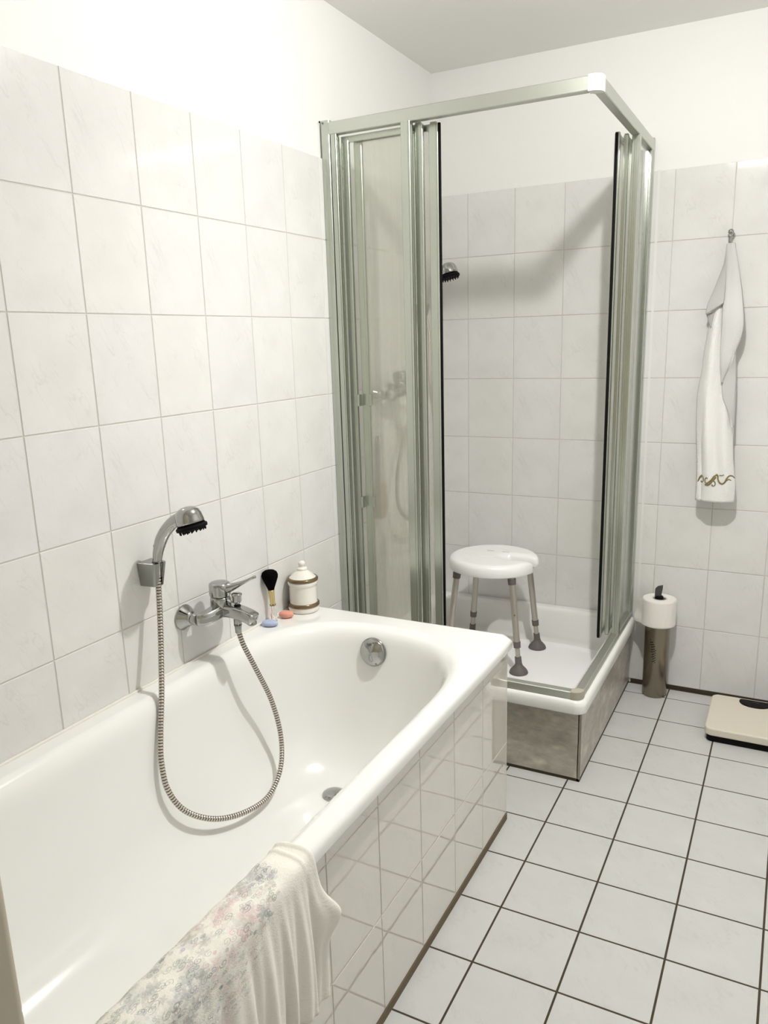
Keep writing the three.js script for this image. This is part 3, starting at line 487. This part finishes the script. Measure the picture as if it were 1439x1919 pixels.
// ---------------------------------------------------------------- towel on its hook
const hookT = thing('towel_hook', 'small chrome hook on the tiled back wall', 'hook', [1.173, 1.797, 0]); hookT.scale.setScalar(1.2);
{
  mesh('back_plate', latheAlong([[0, 0], [.0105, 0], [.0105, .004], [.008, .006], [0, .006]], V(0, 0, 0), V(0, 0, 1)), chrome, hookT);
  mesh('prong', merge(new THREE.TubeGeometry(new THREE.CatmullRomCurve3([V(0, 0, .004), V(0, -.006, .016), V(0, -.022, .026), V(0, -.030, .038), V(0, -.022, .048), V(0, -.008, .050)]), 32, .0042, 12), new THREE.SphereGeometry(.006, 16, 12).translate(0, -.006, .050), cyl(V(0, 0, .004), V(0, .008, .03), .006, .0075), new THREE.SphereGeometry(.0085, 16, 12).translate(0, .008, .03)), chrome, hookT);
}
{
  const terry = tex(256, 256, (u, v) => .5 * vnoise(u * 110, v * 110, 105, 128) + .5 * fbm(u * 50, v * 50, 107, 2), false); terry.repeat.set(2, 9);
  const cloth = std({ color: lin(.94, .93, .905), roughness: .97, bumpMap: terry, bumpScale: .0022 });
  const interp = (rows, y) => { let k = 0; while (k < rows.length - 2 && rows[k + 1][0] > y) k++; const a = rows[k], b = rows[k + 1], f = Math.min(1, Math.max(0, (a[0] - y) / (a[0] - b[0]))), p = rows[Math.max(0, k - 1)], q = rows[Math.min(rows.length - 1, k + 2)]; const cr = (i) => { const t = f, p0 = p[i], p1 = a[i], p2 = b[i], p3 = q[i]; return .5 * (2 * p1 + (p2 - p0) * t + (2 * p0 - 5 * p1 + 4 * p2 - p3) * t * t + (3 * p1 - p0 - 3 * p2 + p3) * t * t * t); }; return [cr(1), cr(2)]; };
  const layer = (rows, zf, nu, nv, th) => { const y0 = rows[0][0], y1 = rows[rows.length - 1][0]; return sheet((u, v, o) => { const y = y0 + (y1 - y0) * v, [l, r] = interp(rows, y); o.set(l + (r - l) * u, y, zf(u, y)); }, nu, nv, th); };
  const A = [[1.763, 1.163, 1.188], [1.703, 1.160, 1.201], [1.612, 1.145, 1.220], [1.514, 1.128, 1.223], [1.431, 1.117, 1.218], [1.377, 1.111, 1.217], [1.327, 1.109, 1.222], [1.241, 1.099, 1.226], [1.176, 1.099, 1.229], [1.066, 1.105, 1.230], [.992, 1.111, 1.236], [.935, 1.115, 1.244], [.900, 1.116, 1.250], [.831, 1.117, 1.251]];
  const B = [[1.765, 1.166, 1.189], [1.702, 1.167, 1.202], [1.643, 1.168, 1.215], [1.555, 1.168, 1.230], [1.486, 1.169, 1.238], [1.436, 1.169, 1.233], [1.398, 1.170, 1.220], [1.349, 1.173, 1.204], [1.280, 1.181, 1.183]];
  const Cc = [[1.716, 1.164, 1.169], [1.649, 1.146, 1.170], [1.589, 1.127, 1.170], [1.554, 1.114, 1.169]];
  const E = [[1.377, 1.213, 1.218], [1.330, 1.202, 1.223], [1.280, 1.183, 1.227], [1.218, 1.189, 1.228], [1.171, 1.212, 1.230], [1.116, 1.227, 1.231]];
  const depth = (y) => .040 + .018 * Math.min(1, (1.77 - y) / .25) + .024 * Math.max(0, Math.min(1, (1.4 - y) / .5));
  const foldA = (u, y) => { const w = Math.min(1, (1.77 - y) / .3); return depth(y) + w * (.010 * Math.sin(Math.PI * u) + .0065 * Math.sin(u * 13 + 3.5 * y) * Math.sin(Math.PI * Math.min(1, Math.max(0, (y - .84) / .15)) / 2) - .020 * Math.pow(2 * u - 1, 4)) - .007 * Math.exp(-Math.pow((u - .15 - .25 * Math.max(0, y - 1.0)) / .04, 2)) * Math.min(1, Math.max(0, (1.25 - y) / .2)); };
  const parts = [layer(A, foldA, 40, 110, .007)];
  parts.push(layer(A.map(([y, l, r]) => [y + .0, l + .004, r - .004]), (u, y) => Math.max(.012, depth(y) - .026), 24, 60, .007));
  parts.push(layer(B, (u, y) => depth(y) + .026 - .012 * Math.pow(Math.abs(2 * u - 1), 3) + .003 * Math.sin(y * 30), 24, 70, .007));
  // left flap with a slanted hem
  parts.push(sheet((u, v, o) => { const y0 = 1.716, yb = 1.524 + .036 * u, y = y0 + (yb - y0) * v, [l, r] = interp(Cc, Math.max(1.554, y)); const l2 = y < 1.554 ? l - (1.554 - y) * .12 : l; o.set(l2 + (r - l2) * u, y, depth(y) + .020 - .014 * (1 - u) * (1 - u) + .006 * v); }, 24, 40, .006));
  parts.push(sheet((u, v, o) => { o.set(1.1095 + .030 * u * (1 - v) + .020 * v, 1.526 + .003 * u - .050 * v, .052 + .01 * u); }, 10, 12, .005));
  parts.push(layer(E, (u, y) => depth(y) + .018 - .010 * u, 14, 50, .006));
  parts.push(new THREE.TubeGeometry(new THREE.CatmullRomCurve3([V(1.168, 1.758, .045), V(1.172, 1.768, .042), V(1.176, 1.766, .0415), V(1.180, 1.757, .045)]), 16, .003, 8));
  const t = thing('hand_towel', 'white terry hand towel with gold embroidered border hanging on the hook', 'towel', [0, 0, 0]);
  mesh('cloth', merge(...parts), cloth, t);
  // embroidered scrolls along the lower border: stitched cords on the cloth
  const front = (x, y) => { const [l, r] = interp(A, y); return foldA((x - l) / (r - l), y) + .0042; };
  const cord = (pts, r) => new THREE.TubeGeometry(new THREE.CatmullRomCurve3(pts.map(([x, y]) => V(x, y, front(x, y)))), 24, r, 6);
  const X = (a) => 1.121 + a * .126, Y = (b) => .892 + b * .05;
  const gold = std({ color: lin(.22, .17, .055), roughness: .6 });
  mesh('embroidery', merge(
    cord([[X(.0), Y(.25)], [X(.05), Y(.62)], [X(.11), Y(.75)], [X(.16), Y(.62)], [X(.17), Y(.38)], [X(.12), Y(.22)], [X(.09), Y(.32)]], 0.0027),
    cord([[X(.02), Y(.32)], [X(.07), Y(.58)], [X(.12), Y(.66)]], 0.0016),
    cord([[X(.29), Y(.58)], [X(.24), Y(.62)], [X(.21), Y(.42)], [X(.23), Y(.26)], [X(.27), Y(.22)]], 0.0022),
    cord([[X(.22), Y(.1)], [X(.32), Y(.12)], [X(.42), Y(.42)], [X(.50), Y(.72)]], 0.0035),
    cord([[X(.27), Y(.2)], [X(.37), Y(.45)], [X(.46), Y(.78)], [X(.54), Y(.88)]], 0.0027),
    cord([[X(.46), Y(.4)], [X(.50), Y(.28)], [X(.49), Y(.08)], [X(.43), Y(.05)], [X(.42), Y(.16)]], 0.0022),
    cord([[X(.50), Y(.9)], [X(.55), Y(.86)], [X(.57), Y(.55)], [X(.62), Y(.3)], [X(.70), Y(.22)], [X(.76), Y(.34)], [X(.80), Y(.6)], [X(.86), Y(.82)], [X(.94), Y(.78)], [X(1.0), Y(.6)]], 0.0030),
    cord([[X(.79), Y(.45)], [X(.85), Y(.56)], [X(.92), Y(.48)]], 0.0022),
    cord([[X(.60), Y(.84)], [X(.68), Y(.86)], [X(.73), Y(.92)]], 0.0015)), gold, t);
  const st = []; for (let k = 0; k < 26; k++) { const y = .845 + k * .0095, [l] = interp(A, y); st.push(new THREE.SphereGeometry(.0022, 8, 6).translate(l + .0015, y, foldA(.01, y) + .004)); }
  for (let k = 0; k < 22; k++) { const y = 1.45 - k * .0075, [, r] = interp(B, y); st.push(new THREE.SphereGeometry(.0018, 8, 6).translate(r - .002, y, depth(y) + .018)); }
  mesh('hem_stitches', merge(...st), cloth, t).userData.kind = 'stuff';
}

// ---------------------------------------------------------------- toilet paper stand, roll, scale
{
  const t = thing('toilet_paper_stand', 'brushed steel column stand for toilet rolls near the back wall', 'paper stand', [1.004, 0, .072]);
  mesh('column', lathe([[0, 0], [.0465, 0], [.0485, .002], [.0485, .306], [.047, .3085], [.044, .3085], [0, .3085]], 64), steel, t);
  const holes = []; for (const [k, n] of [[0, 3], [1, 5], [2, 7], [3, 8], [4, 7], [5, 6]]) for (let j = 0; j < n; j++) { const a = 1.93 - k * .085, y = .252 - j * .0105 - k * .0085 + (n > 6 ? .008 : 0); const p = V(.0483 * Math.cos(a), y, .0483 * Math.sin(a)); const g = new THREE.CylinderGeometry(.0021, .0021, .0012, 10); g.rotateZ(Math.PI / 2); g.rotateY(-a); g.translate(p.x, p.y, p.z); holes.push(g); }
  mesh('vent_holes', merge(...holes), rubber, t).userData.kind = 'stuff';
  mesh('spindle', lathe([[0, .308], [.016, .308], [.016, .425], [.013, .428], [0, .428]], 24), rubber, t);
  const s = new THREE.Shape([V2(-.012, 0), V2(.010, 0), V2(.0145, .03), V2(.0155, .046), V2(-.002, .042), V2(-.011, .032), V2(-.012, .02)]); const fin = new THREE.ExtrudeGeometry(s, { depth: .005, bevelEnabled: true, bevelSize: .001, bevelThickness: .001, bevelSegments: 1 }); fin.rotateY(.3); fin.translate(-.005, .426, -.002);
  mesh('handle_fin', fin, std({ color: lin(.055, .055, .05), roughness: .5 }), t);
}
{
  const paper = std({ color: lin(.88, .855, .80), roughness: .95, bumpMap: tex(256, 256, (u, v) => .5 + .5 * Math.sin(u * 2 * Math.PI * 22) * Math.sin(v * 2 * Math.PI * 14) * .5 + (fbm(u * 30, v * 30, 121, 2) - .5), false), bumpScale: .0009 });
  const t = thing('toilet_roll', 'white toilet paper roll on top of the steel stand', 'toilet paper', [1.006, .3095, .074]);
  const turns = []; for (let k = 0; k < 4; k++) { const r = .034 + k * .009; turns.push([r, .1098 + (k % 2) * .0003]); }
  mesh('paper', lathe([[.0205, .0], [.062, 0], [.0655, .002], [.0668, .008], [.0665, .104], [.0652, .1085], [.063, .1098], ...turns.reverse(), [.0205, .1095], [.0205, 0]], 72), paper, t);
  mesh('cardboard_core', lathe([[.0195, .001], [.0205, .001], [.0205, .109], [.0195, .109], [.0195, .001]], 40), std({ color: lin(.35, .29, .21), roughness: .95 }), t);
  const flap = sheet((u, v, o) => { const a = 2.2 + u * .95, r = .0675, k = Math.max(0, u - .55) / .45; o.set(r * Math.cos(Math.min(a, 2.72)) - .030 * k - .004 * Math.sin(v * 9) * k, .004 + v * .1035 - .004 * k, r * Math.sin(Math.min(a, 2.72)) - .028 * k + .005 * Math.sin(v * 6) * k); }, 24, 20, .0008);
  mesh('loose_sheet', flap, paper, t);
}
{
  const t = thing('bathroom_scale', 'cream bathroom scale with black display on the floor tiles', 'scale', [1.388, 0, .252]);
  const cream = phy({ color: lin(.72, .665, .56), roughness: .45 });
  // top shell: rounded corners, eased edge
  const slab = (hw, hd, r, y0, y1, b) => { const s = new THREE.Shape(); s.moveTo(-hw + r, -hd); s.lineTo(hw - r, -hd); s.absarc(hw - r, -hd + r, r, -Math.PI / 2, 0); s.lineTo(hw, hd - r); s.absarc(hw - r, hd - r, r, 0, Math.PI / 2); s.lineTo(-hw + r, hd); s.absarc(-hw + r, hd - r, r, Math.PI / 2, Math.PI); s.lineTo(-hw, -hd + r); s.absarc(-hw + r, -hd + r, r, Math.PI, 1.5 * Math.PI); const g = new THREE.ExtrudeGeometry(s, { depth: y1 - y0 - 2 * b, bevelEnabled: true, bevelSize: b, bevelOffset: -b, bevelThickness: b, bevelSegments: 4, curveSegments: 14 }); g.rotateX(-Math.PI / 2); g.translate(0, y0 + b, 0); return g; };
  mesh('platform', slab(.158, .155, .028, .026, .056, .006), cream, t);
  mesh('base', slab(.150, .147, .02, .001, .028, .002), rubber, t);
  const d = new THREE.Shape(); d.moveTo(-.049, .028); d.lineTo(.049, .028); d.quadraticCurveTo(.056, .024, .054, .005); d.quadraticCurveTo(.046, -.03, 0, -.032); d.quadraticCurveTo(-.046, -.03, -.054, .005); d.quadraticCurveTo(-.056, .024, -.049, .028);
  const dg = new THREE.ExtrudeGeometry(d, { depth: .003, bevelEnabled: true, bevelSize: .0016, bevelThickness: .0016, bevelSegments: 3, curveSegments: 16 }); dg.rotateX(-Math.PI / 2); dg.translate(-.002, .0545, -.112);
  const w = mesh('display_window', dg, phy({ color: lin(.003, .003, .004), roughness: .06, specularIntensity: .12 }), t);
  mesh('dial_mark', new THREE.TorusGeometry(.05, .0005, 6, 24, .5).rotateZ(Math.PI / 2 - .25).rotateX(-Math.PI / 2).translate(-.002, .0595, -.074), std({ color: lin(.10, .09, .08), roughness: .5 }), w);
}
renderer.render(scene, camera);
